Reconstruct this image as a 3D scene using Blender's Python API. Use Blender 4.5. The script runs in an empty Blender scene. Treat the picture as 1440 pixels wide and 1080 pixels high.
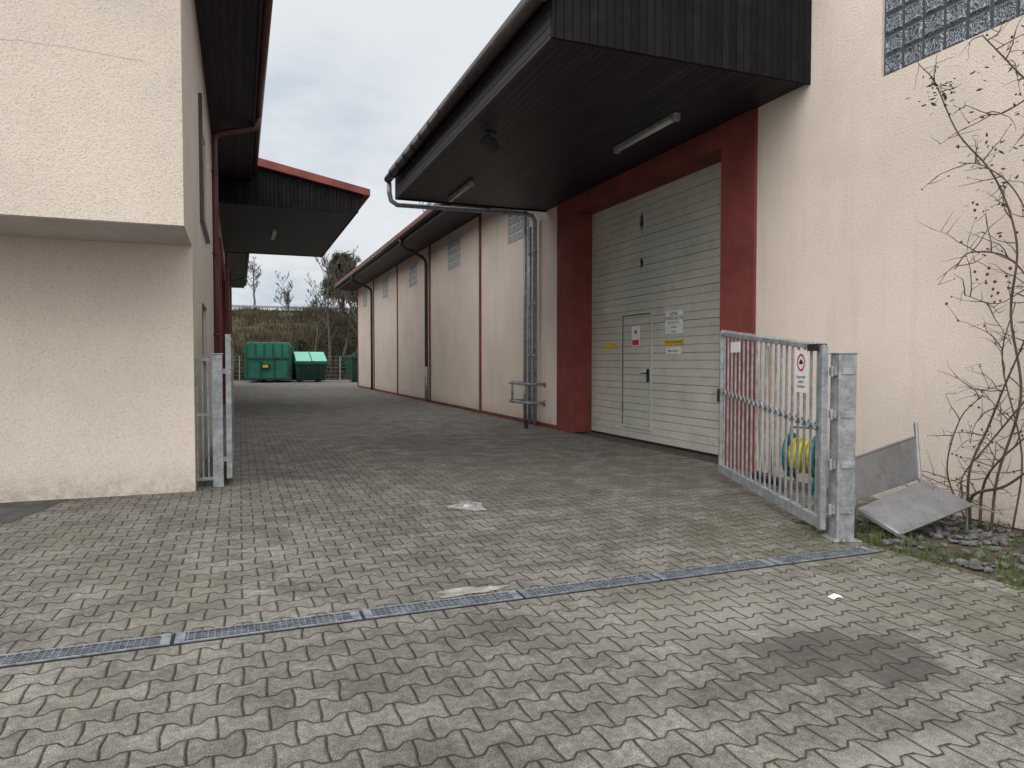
import bpy, bmesh, math, random
from mathutils import Vector, Matrix, noise as mnoise
R = math.radians
scene = bpy.context.scene
scene.view_settings.view_transform = 'Standard'
scene.view_settings.look = 'None'
scene.view_settings.exposure = 0

# ------------------------------------------------------------------ node helper
class NT:
    def __init__(s, nt):
        s.nt = nt; s.n = nt.nodes; s.l = nt.links
    def new(s, t, **k):
        nd = s.n.new(t)
        for a, b in k.items(): setattr(nd, a, b)
        return nd
    def put(s, sock, v):
        if v is None: return
        if isinstance(v, bpy.types.NodeSocket): s.l.new(v, sock)
        else:
            if hasattr(sock, 'default_value'):
                if isinstance(v, (tuple, list)) and len(v) == 3 and sock.type == 'RGBA': v = (*v, 1)
                sock.default_value = v
    def m(s, op, a, b=None, c=None, clamp=False):
        nd = s.new('ShaderNodeMath', operation=op); nd.use_clamp = clamp
        s.put(nd.inputs[0], a); s.put(nd.inputs[1], b); s.put(nd.inputs[2], c)
        return nd.outputs[0]
    def pos(s):
        return s.new('ShaderNodeNewGeometry').outputs['Position']
    def xyz(s, v):
        nd = s.new('ShaderNodeSeparateXYZ'); s.put(nd.inputs[0], v); return nd.outputs
    def comb(s, x, y, z=0.0):
        nd = s.new('ShaderNodeCombineXYZ'); s.put(nd.inputs[0], x); s.put(nd.inputs[1], y); s.put(nd.inputs[2], z); return nd.outputs[0]
    def noise(s, v, scale, detail=3, rough=.55, dim='3D'):
        nd = s.new('ShaderNodeTexNoise'); nd.noise_dimensions = dim; s.put(nd.inputs['Vector'], v)
        nd.inputs['Scale'].default_value = scale; nd.inputs['Detail'].default_value = detail; nd.inputs['Roughness'].default_value = rough
        return nd.outputs['Fac']
    def white(s, v):
        nd = s.new('ShaderNodeTexWhiteNoise'); nd.noise_dimensions = '3D'; s.put(nd.inputs['Vector'], v); return nd.outputs['Value']
    def rng(s, v, a, b, c=0.0, d=1.0, smooth=True):
        nd = s.new('ShaderNodeMapRange'); nd.interpolation_type = 'SMOOTHSTEP' if smooth else 'LINEAR'
        s.put(nd.inputs[0], v)
        for i, q in enumerate((a, b, c, d)): s.put(nd.inputs[i+1], q)
        return nd.outputs[0]
    def mix(s, f, a, b, mode='MIX'):
        nd = s.new('ShaderNodeMix'); nd.data_type = 'RGBA'; nd.blend_type = mode; nd.clamp_result = False
        s.put(nd.inputs[0], f); s.put(nd.inputs[6], a); s.put(nd.inputs[7], b); return nd.outputs[2]
    def gray(s, v):
        return s.comb(v, v, v)
    def scalev(s, v, sx, sy, sz):
        nd = s.new('ShaderNodeVectorMath', operation='MULTIPLY'); s.put(nd.inputs[0], v); nd.inputs[1].default_value = (sx, sy, sz); return nd.outputs[0]
    def bump(s, h, strength, dist):
        nd = s.new('ShaderNodeBump'); s.put(nd.inputs['Height'], h); nd.inputs['Strength'].default_value = strength; nd.inputs['Distance'].default_value = dist
        return nd.outputs[0]

def newmat(name):
    m = bpy.data.materials.new(name); m.use_nodes = True
    t = NT(m.node_tree); p = m.node_tree.nodes['Principled BSDF']
    return m, t, p

def basic(name, col, rough=.6, metal=0, var=.15, scale=3, bump=0, bscale=60, spec=.5, dirt=None):
    m, t, p = newmat(name)
    P = t.pos()
    n = t.rng(t.noise(P, scale, 3, .65), .3, .7, 1-var, 1+var)
    c = t.mix(1, col, t.gray(n), 'MULTIPLY')
    if dirt:
        c = t.mix(t.rng(t.noise(P, scale*2.3, 3, .7), .5, .72, 0, .7), c, dirt)
    t.put(p.inputs['Base Color'], c)
    p.inputs['Roughness'].default_value = rough; p.inputs['Metallic'].default_value = metal
    p.inputs['Specular IOR Level'].default_value = spec
    if bump:
        t.put(p.inputs['Normal'], t.bump(t.noise(P, bscale, 1), bump, .01))
    return m

def stucco(name, col, stain):
    m, t, p = newmat(name)
    P = t.pos(); x, y, z = t.xyz(P)
    fine = t.noise(P, 62, 2, .7); big = t.noise(P, .7, 3, .6)
    c = t.mix(1, col, t.gray(t.rng(big, .3, .7, .93, 1.04)), 'MULTIPLY')
    st = t.noise(t.scalev(P, 3.2, 3.2, .28), 1.0, 4, .65)
    c = t.mix(t.rng(st, .50, .75, 0, .42), c, stain)
    sp = t.noise(P, 9, 4, .75)
    c = t.mix(t.rng(sp, .66, .76, 0, .28), c, (.26, .21, .17))
    low = t.m('MULTIPLY', t.rng(z, 0, .4, 1, 0), t.rng(sp, .35, .65, .1, .6))
    c = t.mix(low, c, (.34, .30, .24))
    c = t.mix(t.rng(fine, .32, .50, .36, 0), c, (.32, .26, .215))
    t.put(p.inputs['Base Color'], c)
    p.inputs['Roughness'].default_value = .93; p.inputs['Specular IOR Level'].default_value = .1
    t.put(p.inputs['Normal'], t.bump(fine, .65, .017))
    return m

def planks(name, col, axis, w=.1, rough=.5, spec=.3):
    m, t, p = newmat(name)
    P = t.pos(); q = t.m('DIVIDE', t.xyz(P)[axis], w)
    fr = t.m('FRACT', q); idn = t.white(t.comb(t.m('FLOOR', q), 3.0, 1.0))
    e = t.m('MINIMUM', fr, t.m('SUBTRACT', 1.0, fr))
    g = t.rng(e, .03, .12)
    grain = t.noise(t.scalev(P, 4, 2, 30 if axis == 2 else 4), 1.5, 3, .6)
    v = t.m('MULTIPLY', t.rng(idn, 0, 1, .7, 1.35, False), t.rng(grain, .3, .7, .75, 1.25))
    c = t.mix(1, col, t.gray(v), 'MULTIPLY')
    c = t.mix(g, (.003, .003, .003), c)
    t.put(p.inputs['Base Color'], c)
    p.inputs['Roughness'].default_value = rough; p.inputs['Specular IOR Level'].default_value = spec
    t.put(p.inputs['Normal'], t.bump(g, .7, .012))
    return m

# ------------------------------------------------------------------ pavers
def paver_mat():
    m, t, p = newmat('concrete_pavers')
    P0 = t.pos()
    wob = t.new('ShaderNodeTexNoise'); wob.noise_dimensions = '2D'; t.put(wob.inputs['Vector'], P0); wob.inputs['Scale'].default_value = 6; wob.inputs['Detail'].default_value = 0
    off = t.new('ShaderNodeVectorMath', operation='SUBTRACT'); t.l.new(wob.outputs['Color'], off.inputs[0]); off.inputs[1].default_value = (.5, .5, .5)
    offs = t.scalev(off.outputs[0], .024, .024, 0)
    ad = t.new('ShaderNodeVectorMath', operation='ADD'); t.l.new(P0, ad.inputs[0]); t.l.new(offs, ad.inputs[1])
    P = ad.outputs[0]; x, y, z = t.xyz(P)
    L, W, A = .205, .158, .13
    u = t.m('DIVIDE', x, L); v = t.m('DIVIDE', y, W)
    fu = t.m('FRACT', t.m('ADD', u, 200.0))
    tri = t.m('SUBTRACT', 1.0, t.m('MULTIPLY', t.m('ABSOLUTE', t.m('SUBTRACT', fu, .5)), 4.0))
    s = t.m('MULTIPLY', tri, 2.8)
    s = t.m('MAXIMUM', t.m('MINIMUM', s, 1.0), -1.0)
    c0 = t.m('FLOOR', t.m('ADD', v, .5))
    par = t.m('SUBTRACT', 1.0, t.m('MULTIPLY', t.m('FLOORED_MODULO', c0, 2.0), 2.0))
    d = t.m('SUBTRACT', t.m('SUBTRACT', v, c0), t.m('MULTIPLY', t.m('MULTIPLY', par, A), s))
    col = t.m('SUBTRACT', c0, t.m('LESS_THAN', d, 0.0))
    odd = t.m('FLOORED_MODULO', col, 2.0)
    uc = t.m('ADD', u, t.m('MULTIPLY', odd, .5))
    e = t.m('ABSOLUTE', t.m('SUBTRACT', t.m('FRACT', t.m('ADD', uc, 200.5)), .5))
    dist = t.m('MINIMUM', t.m('MULTIPLY', t.m('ABSOLUTE', d), W), t.m('MULTIPLY', e, L))
    iu = t.m('FLOOR', uc)
    rnd = t.white(t.comb(iu, col, 1.0))
    cx = t.m('MULTIPLY', t.m('SUBTRACT', t.m('ADD', iu, .5), t.m('MULTIPLY', odd, .5)), L)
    cy = t.m('MULTIPLY', t.m('ADD', col, .5), W)
    big = t.noise(P0, .5, 3, .6, '2D'); med = t.noise(P0, 2.6, 5, .74, '2D'); fine = t.noise(P0, 170, 1, .8, '2D'); mid = t.noise(P0, 26, 3, .75, '2D')
    val = t.m('MULTIPLY', t.rng(rnd, 0, 1, .88, 1.12, False), t.rng(big, .3, .7, .82, 1.14))
    val = t.m('MULTIPLY', val, t.rng(med, .3, .7, .74, 1.22))
    val = t.m('MULTIPLY', val, t.rng(fine, .3, .7, .58, 1.42))
    val = t.m('MULTIPLY', val, t.rng(mid, .3, .7, .78, 1.22))
    c = t.mix(1, (.186, .172, .154), t.gray(val), 'MULTIPLY')
    def ell(px, py, ax, ay, sx, sy):
        a = t.m('DIVIDE', t.m('SUBTRACT', px, ax), sx); b = t.m('DIVIDE', t.m('SUBTRACT', py, ay), sy)
        return t.m('SQRT', t.m('ADD', t.m('MULTIPLY', a, a), t.m('MULTIPLY', b, b)))
    X0, Y0, _ = t.xyz(P0)
    mn = t.rng(med, .25, .75, -.6, .6, False)
    r1 = t.m('ADD', ell(X0, Y0, 3.0, 3.4, 1.15, .42), mn)
    c = t.mix(t.rng(r1, .0, 1.3, .5, 0), c, (.40, .38, .35))
    r1b = t.m('ADD', ell(X0, Y0, 2.3, 1.9, .6, .12), mn)
    c = t.mix(t.rng(r1b, .1, 1.2, .3, 0), c, (.42, .40, .36))
    r2 = t.m('ADD', ell(cx, cy, 2.88, 2.70, .44, .31), t.rng(rnd, 0, 1, -.28, .28))
    c = t.mix(t.rng(r2, .9, 1.12, .55, 0), c, (.062, .056, .053))
    r2b = t.m('ADD', ell(X0, Y0, 2.88, 2.70, .58, .42), mn)
    c = t.mix(t.rng(r2b, .3, 1.3, .42, 0), c, (.07, .064, .058))
    r3 = t.m('ADD', ell(X0, Y0, 3.6, 9.5, 3.2, 5.5), mn)
    c = t.mix(t.rng(r3, .2, 1.3, .38, 0), c, (.09, .08, .072))  # canopy shade over the mid yard, painted into the paver colour
    r4 = t.m('ADD', ell(X0, Y0, 4.6, 4.6, 1.5, 1.6), t.m('MULTIPLY', mn, 1.3))
    c = t.mix(t.rng(r4, .1, 1.0, .42, 0), c, (.11, .112, .058))
    c = t.mix(t.rng(big, .50, .68, 0, .4), c, (.105, .097, .072))
    c = t.mix(t.rng(mid, .68, .76, 0, .35), c, (.34, .33, .30))
    jc = t.mix(t.rng(med, .42, .62), (.035, .029, .023), (.045, .05, .02))
    jw = t.rng(mid, .3, .7, .0028, .0078)
    jm = t.rng(dist, t.m('MULTIPLY', jw, .45), t.m('MULTIPLY', jw, 1.35))
    c = t.mix(jm, jc, c)
    t.put(p.inputs['Base Color'], c)
    p.inputs['Roughness'].default_value = .88; p.inputs['Specular IOR Level'].default_value = .2
    h = t.m('ADD', t.rng(dist, .001, .013), t.m('MULTIPLY', fine, .28))
    t.put(p.inputs['Normal'], t.bump(h, .85, .008))
    return m

M_pav = paver_mat()
M_stL = stucco('stucco_cream', (.72, .635, .555), (.60, .50, .40))
M_stR = stucco('stucco_rose', (.75, .645, .57), (.60, .50, .41))
M_under = basic('painted_soffit', (.50, .475, .455), .9, 0, .08, 2, .3, 60)
M_soffX = planks('soffit_planks', (.022, .018, .022), 0, .1, .5, .25)
M_gable = planks('gable_planks', (.010, .009, .0115), 0, .1, .7, .12)
M_soffZ = planks('fascia_planks', (.028, .025, .028), 2, .1, .5)
M_gut = basic('gutter_brown', (.045, .032, .030), .35, .3, .2, 4)
M_gutR = basic('gutter_redbrown', (.10, .038, .03), .4, 0, .2, 4)
M_red = basic('oxide_red_paint', (.20, .052, .044), .75, 0, .2, 1.5, .35, 70, .2, (.15, .05, .042))
M_roof = basic('roof_tile_red', (.20, .05, .038), .7, 0, .25, 2)
M_galv = basic('galvanised_steel', (.33, .345, .365), .52, .5, .25, 9, .1, 30, .5, (.20, .20, .205))
M_grate = basic('grating_steel', (.25, .275, .31), .55, .5, .3, 12, dirt=(.12, .11, .10))
M_door = basic('door_panel_paint', (.48, .475, .43), .6, 0, .08, 1.2, 0, 60, .3, (.40, .38, .33))
M_dark = basic('black_plastic', (.012, .012, .013), .5)
M_darkglass = basic('window_glass', (.02, .025, .03), .08)
M_white = basic('white_paint', (.70, .70, .69), .45, 0, .05)
M_lampw = basic('lamp_diffuser', (.50, .49, .46), .3, 0, .05)
M_yel = basic('yellow_plastic', (.65, .42, .02), .4, 0, .1)
M_hose = basic('yellow_hose', (.42, .37, .03), .45, 0, .25, 14)
M_redsign = basic('sign_red', (.5, .03, .03), .5, 0, .05)
M_teal = basic('teal_plastic', (.008, .12, .135), .4, 0, .1)
M_cont = basic('container_green', (.015, .155, .11), .5, 0, .2, 1.5, dirt=(.03, .09, .06))
M_cont2 = basic('container_dark_green', (.012, .065, .042), .5, 0, .25, 1.5, dirt=(.03, .05, .035))
M_mint = basic('container_lid_mint', (.15, .42, .31), .5, 0, .1)
M_conc = basic('concrete', (.30, .28, .245), .9, 0, .3, 8, .5, 60, .2, (.17, .16, .14))
M_soil = basic('soil', (.075, .058, .042), .95, 0, .4, 6, .8, 30)
M_stone = basic('gravel_stone', (.12, .118, .12), .8, 0, .5, 12, .5, 50, .2, (.06, .06, .04))
M_asph = basic('asphalt', (.07, .068, .065), .9, 0, .3, 3, .5, 120)
M_steel = basic('brushed_sheet_metal', (.31, .32, .335), .36, .7, .12, 5, 0, dirt=(.22, .22, .23))
M_bark = basic('bark_grey', (.085, .07, .055), .9, 0, .3, 8)
M_twig = basic('twig_brown', (.085, .055, .038), .85, 0, .3, 8)
M_pinebark = basic('pine_bark', (.10, .06, .04), .9, 0, .3, 5)
M_hip = basic('rose_hip', (.075, .014, .012), .4)
M_woodh = basic('broom_wood', (.30, .20, .12), .6, 0, .2)
M_bank = basic('embankment_grass', (.062, .056, .030), .95, 0, .45, .35, .8, 3, .1, (.038, .034, .02))
M_leafb = basic('dead_leaf', (.10, .055, .03), .8, 0, .4, 3)
def leafmat(name, a, b):
    m, t, p = newmat(name)
    r = t.new('ShaderNodeNewGeometry').outputs['Random Per Island']
    t.put(p.inputs['Base Color'], t.mix(r, a, b)); p.inputs['Roughness'].default_value = .7
    p.inputs['Specular IOR Level'].default_value = .2
    return m
M_leaf = leafmat('leaf_green', (.04, .08, .02), (.12, .16, .04))
M_grass = leafmat('grass_blade', (.045, .08, .02), (.13, .15, .055))
M_needle = leafmat('pine_needle', (.009, .024, .009), (.035, .055, .020))
M_brush = leafmat('dry_brush', (.028, .021, .014), (.085, .065, .038))
M_ivy = leafmat('evergreen_brush', (.011, .018, .008), (.034, .040, .018))

def glassblock(name, a, b):
    m, t, p = newmat(name)
    P = t.pos()
    w = t.noise(t.scalev(P, 1, 1, .6), 14, 1, .5)
    f = t.m('ABSOLUTE', t.m('SINE', t.m('MULTIPLY', w, 26.0)))
    c = t.mix(t.m('POWER', f, 3.0), a, b)  # pale streaks painted into the colour in place of refracted light
    t.put(p.inputs['Base Color'], c); p.inputs['Roughness'].default_value = .1
    t.put(p.inputs['Normal'], t.bump(f, .4, .015))
    return m
M_gb = glassblock('glass_block', (.05, .06, .075), (.27, .29, .32))
M_gbf = glassblock('glass_block_pale', (.26, .29, .32), (.46, .49, .52))
M_mortar = basic('block_mortar', (.055, .06, .07), .8, 0, .1)
M_mortarw = basic('block_mortar_pale', (.60, .60, .58), .8, 0, .1)

# ------------------------------------------------------------------ mesh builder
def empty(name, loc=(0, 0, 0)):
    e = bpy.data.objects.new(name, None); scene.collection.objects.link(e); e.location = loc; e.empty_display_size = .2
    return e

class B:
    def __init__(s, name, mat, parent=None, smooth=False):
        s.name, s.mat, s.parent, s.smooth = name, mat, parent, smooth; s.v = []; s.f = []
    def add(s, vs, fs):
        o = len(s.v); s.v += [tuple(v) for v in vs]; s.f += [tuple(i+o for i in f) for f in fs]
    def box(s, x0, x1, y0, y1, z0, z1, M=None):
        vs = [Vector(q) for q in [(x0,y0,z0),(x1,y0,z0),(x1,y1,z0),(x0,y1,z0),(x0,y0,z1),(x1,y0,z1),(x1,y1,z1),(x0,y1,z1)]]
        if M: vs = [M @ v for v in vs]
        s.add(vs, [(0,3,2,1),(4,5,6,7),(0,1,5,4),(1,2,6,5),(2,3,7,6),(3,0,4,7)])
        return s
    def poly(s, pts): s.add(pts, [tuple(range(len(pts)))]); return s
    def prism(s, pts, vec):
        n = len(pts); vec = Vector(vec); a = [Vector(p) for p in pts]; b = [p+vec for p in a]
        s.add(a+b, [tuple(range(n)), tuple(range(2*n-1, n-1, -1))] + [(i, (i+1) % n, n+(i+1) % n, n+i) for i in range(n)])
        return s
    def tube(s, pts, r, n=8, cap=True):
        pts = [Vector(p) for p in pts]; k = len(pts)
        rs = r if isinstance(r, (list, tuple)) else [r]*k
        vs = []; ref = None
        for i, p in enumerate(pts):
            if i == 0: d = pts[1]-pts[0]
            elif i == k-1: d = pts[-1]-pts[-2]
            else: d = (pts[i+1]-p).normalized() + (p-pts[i-1]).normalized()
            if d.length < 1e-9: d = Vector((0, 0, 1))
            d.normalize()
            if ref is None: ref = Vector((0, 0, 1)) if abs(d.z) < .9 else Vector((1, 0, 0))
            a = ref - d*ref.dot(d)
            if a.length < 1e-4: a = d.orthogonal()
            a.normalize(); ref = a; b = d.cross(a)
            for j in range(n):
                w = 2*math.pi*(j+.5)/n; vs.append(p + (a*math.cos(w)+b*math.sin(w))*rs[i])
        fs = [(i*n+j, i*n+(j+1) % n, (i+1)*n+(j+1) % n, (i+1)*n+j) for i in range(k-1) for j in range(n)]
        if cap: fs += [tuple(range(n-1, -1, -1)), tuple((k-1)*n+j for j in range(n))]
        s.add(vs, fs); return s
    def ico(s, c, r, sq=(1, 1, 1), jit=0, rnd=random):
        ph = (1+5**.5)/2
        vv = [(-1,ph,0),(1,ph,0),(-1,-ph,0),(1,-ph,0),(0,-1,ph),(0,1,ph),(0,-1,-ph),(0,1,-ph),(ph,0,-1),(ph,0,1),(-ph,0,-1),(-ph,0,1)]
        ff = [(0,11,5),(0,5,1),(0,1,7),(0,7,10),(0,10,11),(1,5,9),(5,11,4),(11,10,2),(10,7,6),(7,1,8),(3,9,4),(3,4,2),(3,2,6),(3,6,8),(3,8,9),(4,9,5),(2,4,11),(6,2,10),(8,6,7),(9,8,1)]
        q = 1/math.sqrt(1+ph*ph)
        s.add([(c[0]+a*q*r*sq[0]*(1+rnd.uniform(-jit, jit)), c[1]+b*q*r*sq[1]*(1+rnd.uniform(-jit, jit)), c[2]+d*q*r*sq[2]*(1+rnd.uniform(-jit, jit))) for a, b, d in vv], ff)
        return s
    def done(s, bevel=0, recalc=True):
        me = bpy.data.meshes.new(s.name); me.from_pydata(s.v, [], s.f); me.validate()
        if recalc:
            bm = bmesh.new(); bm.from_mesh(me); bmesh.ops.recalc_face_normals(bm, faces=bm.faces); bm.to_mesh(me); bm.free()
        me.materials.append(s.mat)
        if s.smooth:
            for p in me.polygons: p.use_smooth = True
        o = bpy.data.objects.new(s.name, me); scene.collection.objects.link(o)
        if s.parent: o.parent = s.parent
        if bevel:
            b = o.modifiers.new('bevel', 'BEVEL'); b.width = bevel; b.segments = 2; b.limit_method = 'ANGLE'
        return o

def text(body, size, M, mat, name, parent):
    cu = bpy.data.curves.new(name, 'FONT'); cu.body = body; cu.size = size; cu.align_x = 'CENTER'; cu.align_y = 'CENTER'
    tmp = bpy.data.objects.new(name+'_tmp', cu); scene.collection.objects.link(tmp)
    bpy.context.view_layer.update()
    me = bpy.data.meshes.new_from_object(tmp.evaluated_get(bpy.context.evaluated_depsgraph_get()))
    bpy.data.objects.remove(tmp)
    o = bpy.data.objects.new(name, me); scene.collection.objects.link(o); o.parent = parent; o.matrix_world = M
    me.materials.clear(); me.materials.append(mat); return o

def wall_grid(b, xa, xb, y0, y1, z0, z1, holes):
    ys = sorted({y0, y1, *[h[0] for h in holes], *[h[1] for h in holes]}); zs = sorted({z0, z1, *[h[2] for h in holes], *[h[3] for h in holes]})
    ys = [y for y in ys if y0 <= y <= y1]; zs = [z for z in zs if z0 <= z <= z1]
    for i in range(len(ys)-1):
        for j in range(len(zs)-1):
            cy, cz = (ys[i]+ys[i+1])/2, (zs[j]+zs[j+1])/2
            if any(h[0] < cy < h[1] and h[2] < cz < h[3] for h in holes): continue
            b.box(xa, xb, ys[i], ys[i+1], zs[j], zs[j+1])

# ------------------------------------------------------------------ ground
g = B('ground', M_soil); g.poly([(-400, -60, -.03), (400, -60, -.03), (400, 600, -.03), (-400, 600, -.03)]); g.done()
pv = B('pavement', M_pav)
pv.box(-14, 4.8, -6, 58, -.1, 0)
pv.box(4.8, 6.5, 5.15, 42, -.1, 0)
pv.box(4.8, 22, 42, 58, -.1, 0)
pv.done()
bd = B('gravel_bed_ground', M_soil)
bd.box(4.8, 6.5, -6, 5.15, -.1, -.012); bd.done()
ap = B('asphalt_strip', M_asph); ap.poly([(-9, 7.6, .004), (-2.0, 7.75, .004), (-1.75, 8.85, .004), (-9, 8.85, .004)]); ap.done()

# ------------------------------------------------------------------ LEFT BUILDING
lb = empty('warehouse_building')
XW = -.49
w = B('side_wall', M_stL, lb)
holesU = [(10.9, 12.9, 3.5, 5.1)]
holesL = [(11.0, 12.6, 1.55, 2.35), (20.9, 27.1, 0, 4.4), (33.9, 40.1, 0, 4.4)]
wall_grid(w, XW-.3, XW, 8.85, 48, 0, 2.82, [h for h in holesL if h[3] < 2.8] + [(20.9, 27.1, 0, 2.82), (33.9, 40.1, 0, 2.82)])
wall_grid(w, XW-.3, XW, 7.59, 48, 2.82, 6.3, holesU + [(20.9, 27.1, 2.82, 4.4), (33.9, 40.1, 2.82, 4.4)])
w.done()
w = B('front_wall', M_stL, lb)
w.box(-12, XW-.3, 7.59, 7.89, 2.82, 6.3); w.box(-12, XW-.3, 8.85, 9.15, 0, 2.86); w.box(-12, XW-.3, 47.7, 48, 0, 6.3); w.done()
u = B('overhang_underside', M_under, lb); u.box(-12, XW-.012, 7.605, 8.848, 2.812, 2.90); u.done()
ck = B('wall_crack', basic('crack', (.22, .18, .15), .9), lb)
rr = random.Random(31); xx = -2.4; zz_ = 4.40
pts = []
while xx < -.75:
    pts.append((xx, zz_)); xx += rr.uniform(.04, .1); zz_ += rr.gauss(-.004, .008)
for a, b_ in zip(pts[:-1], pts[1:]):
    ck.poly([(a[0], 7.587, a[1]-.001), (b_[0], 7.587, b_[1]-.001), (b_[0], 7.587, b_[1]+.001), (a[0], 7.587, a[1]+.001)])
ck.done()
wf = B('window_frames', M_gutR, lb); wg = B('window_panes', M_darkglass, lb); sl = B('window_sills', M_galv, lb)
for (a, b_, c, d) in [(10.9, 12.9, 3.5, 5.1), (11.0, 12.6, 1.55, 2.35)]:
    for q in (a, (a+b_)/2-.03, b_-.06): wf.box(XW-.14, XW-.06, q, q+.06, c, d)
    wf.box(XW-.139, XW-.061, a, b_, c, c+.06); wf.box(XW-.139, XW-.061, a, b_, d-.06, d)
    wg.box(XW-.12, XW-.10, a, b_, c, d)
    sl.box(XW-.1, XW+.06, a-.03, b_+.03, c-.03, c+.005)
wf.box(XW-.02, XW+.05, 10.72, 10.9, 3.45, 5.2)
wf.done(); wg.done(); sl.done(.004)
fr = B('door_frame', M_red, lb); dr = B('roller_door', M_door, lb)
for y0 in (20.9, 33.9):
    y1 = y0+6.2
    fr.box(XW-.42, XW+.06, y0-.5, y0+.25, 0, 4.8); fr.box(XW-.42, XW+.06, y1-.25, y1+.5, 0, 4.8); fr.box(XW-.42, XW+.055, y0+.25, y1-.25, 4.3, 4.79)
    for k in range(22):
        dr.box(XW-.44, XW-.38, y0+.25, y1-.25, .02+k*.195, .2+k*.195)
for y in (15.9, 18.1, 29.6, 31.7, 43): fr.box(XW-.01, XW+.07, y, y+.2, 0, 6.19)
fr.done(.006); dr.done()
sf = B('eave_soffit', M_soffX, lb); sf.box(XW-.3, .30, 7.0, 48.6, 6.2, 6.26); sf.done()
fa = B('eave_fascia', M_soffZ, lb); fa.box(.30, .34, 7.0, 48.6, 6.17, 6.47); fa.done()
gu = B('gutter', M_gutR, lb, True)
for a, b_ in ((6.9, 19.5), (28.7, 48.7)): gu.tube([(.41, a, 6.42), (.41, b_, 6.42)], .075, 12)
gu.done()
rf = B('roof', M_roof, lb); rf.prism([(.40, 6.9, 6.5), (-12.5, 6.9, 9.3), (-12.5, 6.9, 9.42), (.40, 6.9, 6.6)], (0, 41.9, 0)); rf.done()
gv = B('roof_verge', M_soffX, lb); gv.prism([(.3, 7.0, 6.26), (-12, 7.0, 6.26), (-12, 7.0, 9.15), (.3, 7.0, 6.48)], (0, .05, 0)); gv.done()
dp = B('downpipe', M_gutR, lb, True)
for y in (15.1, 31.0, 42.5):
    dp.tube([(.41, y, 6.40), (.39, y, 6.28), (.33, y, 6.15), (-.30, y, 5.98), (-.39, y, 5.90), (-.41, y, 5.80), (-.41, y, 2.9), (-.41, y, .05)], .055, 10)
    for z in (5.2, 3.6, 2.0, .8): dp.tube([(-.41, y, z), (-.41, y, z+.04)], .068, 10)
dp.done()
cs = B('canopy_soffit', M_soffX, lb); cs.box(XW, 3.02, 19.65, 28.35, 5.57, 5.63); cs.done()
cf = B('canopy_gable_board', M_gable, lb)
for y in (19.6, 28.35): cf.prism([(XW, y, 5.55), (3.07, y, 5.55), (3.22, y, 6.02), (XW, y, 6.78)], (0, .05, 0))
cf.done()
cf = B('canopy_fascia', M_soffZ, lb); cf.prism([(3.02, 19.65, 5.552), (3.06, 19.65, 5.552), (3.20, 19.65, 6.0), (3.15, 19.65, 6.0)], (0, 8.7, 0)); cf.done()
cr = B('canopy_roof', M_roof, lb)
cr.prism([(XW-.1, 19.45, 6.75), (3.38, 19.45, 6.0), (3.38, 19.45, 6.19), (XW-.1, 19.45, 6.97)], (0, 9.1, 0))
cr.done(.01)
cl = B('canopy_lamp', M_lampw, lb); cl.box(1.0, 1.12, 23, 24.5, 5.48, 5.565); cl.done(.01)

# ------------------------------------------------------------------ RIGHT BUILDING
rb = empty('warehouse_building')
XR = 6.5
winY = [16.4, 22.0, 27.8, 33.5, 39.3]
w = B('yard_wall', M_stR, rb)
holes = [(y-.7, y+.7, 4.5, 5.4) for y in winY]
wall_grid(w, XR, XR+.3, 14.65, 42, 0, 5.75, holes)
wall_grid(w, XR, XR+.3, 6.76, 14.65, 0, 5.75, [(8.3, 13.4, 0, 4.7)])
wall_grid(w, XR, XR+.3, -6, 6.76, 0, 8.2, [(2.47, 5.75, 4.56, 6.08)])
w.box(XR+.3, 20, 41.7, 42, 0, 5.75)
w.done()
def blocks(gb, mo, y0, y1, z0, z1, nY, nZ, depth=.07, j_=.009):
    x = XR+depth
    mo.box(x, x+.06, y0, y1, z0, z1)
    dy = (y1-y0)/nY; dz = (z1-z0)/nZ
    for i in range(nY):
        for j in range(nZ):
            a, b_, c, d = y0+i*dy+j_, y0+(i+1)*dy-j_, z0+j*dz+j_, z0+(j+1)*dz-j_
            i1 = .02; i2 = .045
            vs = [(x-.001, a, c), (x-.001, b_, c), (x-.001, b_, d), (x-.001, a, d),
                  (x-.02, a+i1, c+i1), (x-.02, b_-i1, c+i1), (x-.02, b_-i1, d-i1), (x-.02, a+i1, d-i1),
                  (x-.012, a+i2, c+i2), (x-.012, b_-i2, c+i2), (x-.012, b_-i2, d-i2), (x-.012, a+i2, d-i2)]
            gb.add(vs, [(0,1,5,4),(1,2,6,5),(2,3,7,6),(3,0,4,7),(4,5,9,8),(5,6,10,9),(6,7,11,10),(7,4,8,11),(8,9,10,11)])
gb = B('glass_blocks', M_gbf, rb); mo = B('glass_block_mortar', M_mortarw, rb)
for y in winY: blocks(gb, mo, y-.7, y+.7, 4.5, 5.4, 5, 4, .03, .018)
gb.done(recalc=False); mo.done()
gb = B('glass_blocks', M_gb, rb); mo = B('glass_block_mortar', M_mortar, rb)
blocks(gb, mo, 2.47, 5.75, 4.56, 6.08, 14, 7, .04, .013)
gb.done(recalc=False); mo.done()
rs = B('red_pilaster_strips', M_red, rb)
for y in (19.3, 25.05, 30.7, 36.5, 41.8): rs.box(XR-.035, XR+.01, y-.07, y+.07, 0.0, 5.7)
for a, b_ in ((14.0, 19.23), (19.37, 24.98), (25.12, 30.63), (30.77, 36.43), (36.57, 41.73)): rs.box(XR-.02, XR+.01, a, b_, 0, .09)
rs.done(.004)
df = B('door_frame', M_red, rb)
df.box(XR-.04, XR+.46, 13.28, 14.0, 0, 4.885); df.box(XR-.04, XR+.46, 7.69, 8.41, 0, 4.885)
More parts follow.
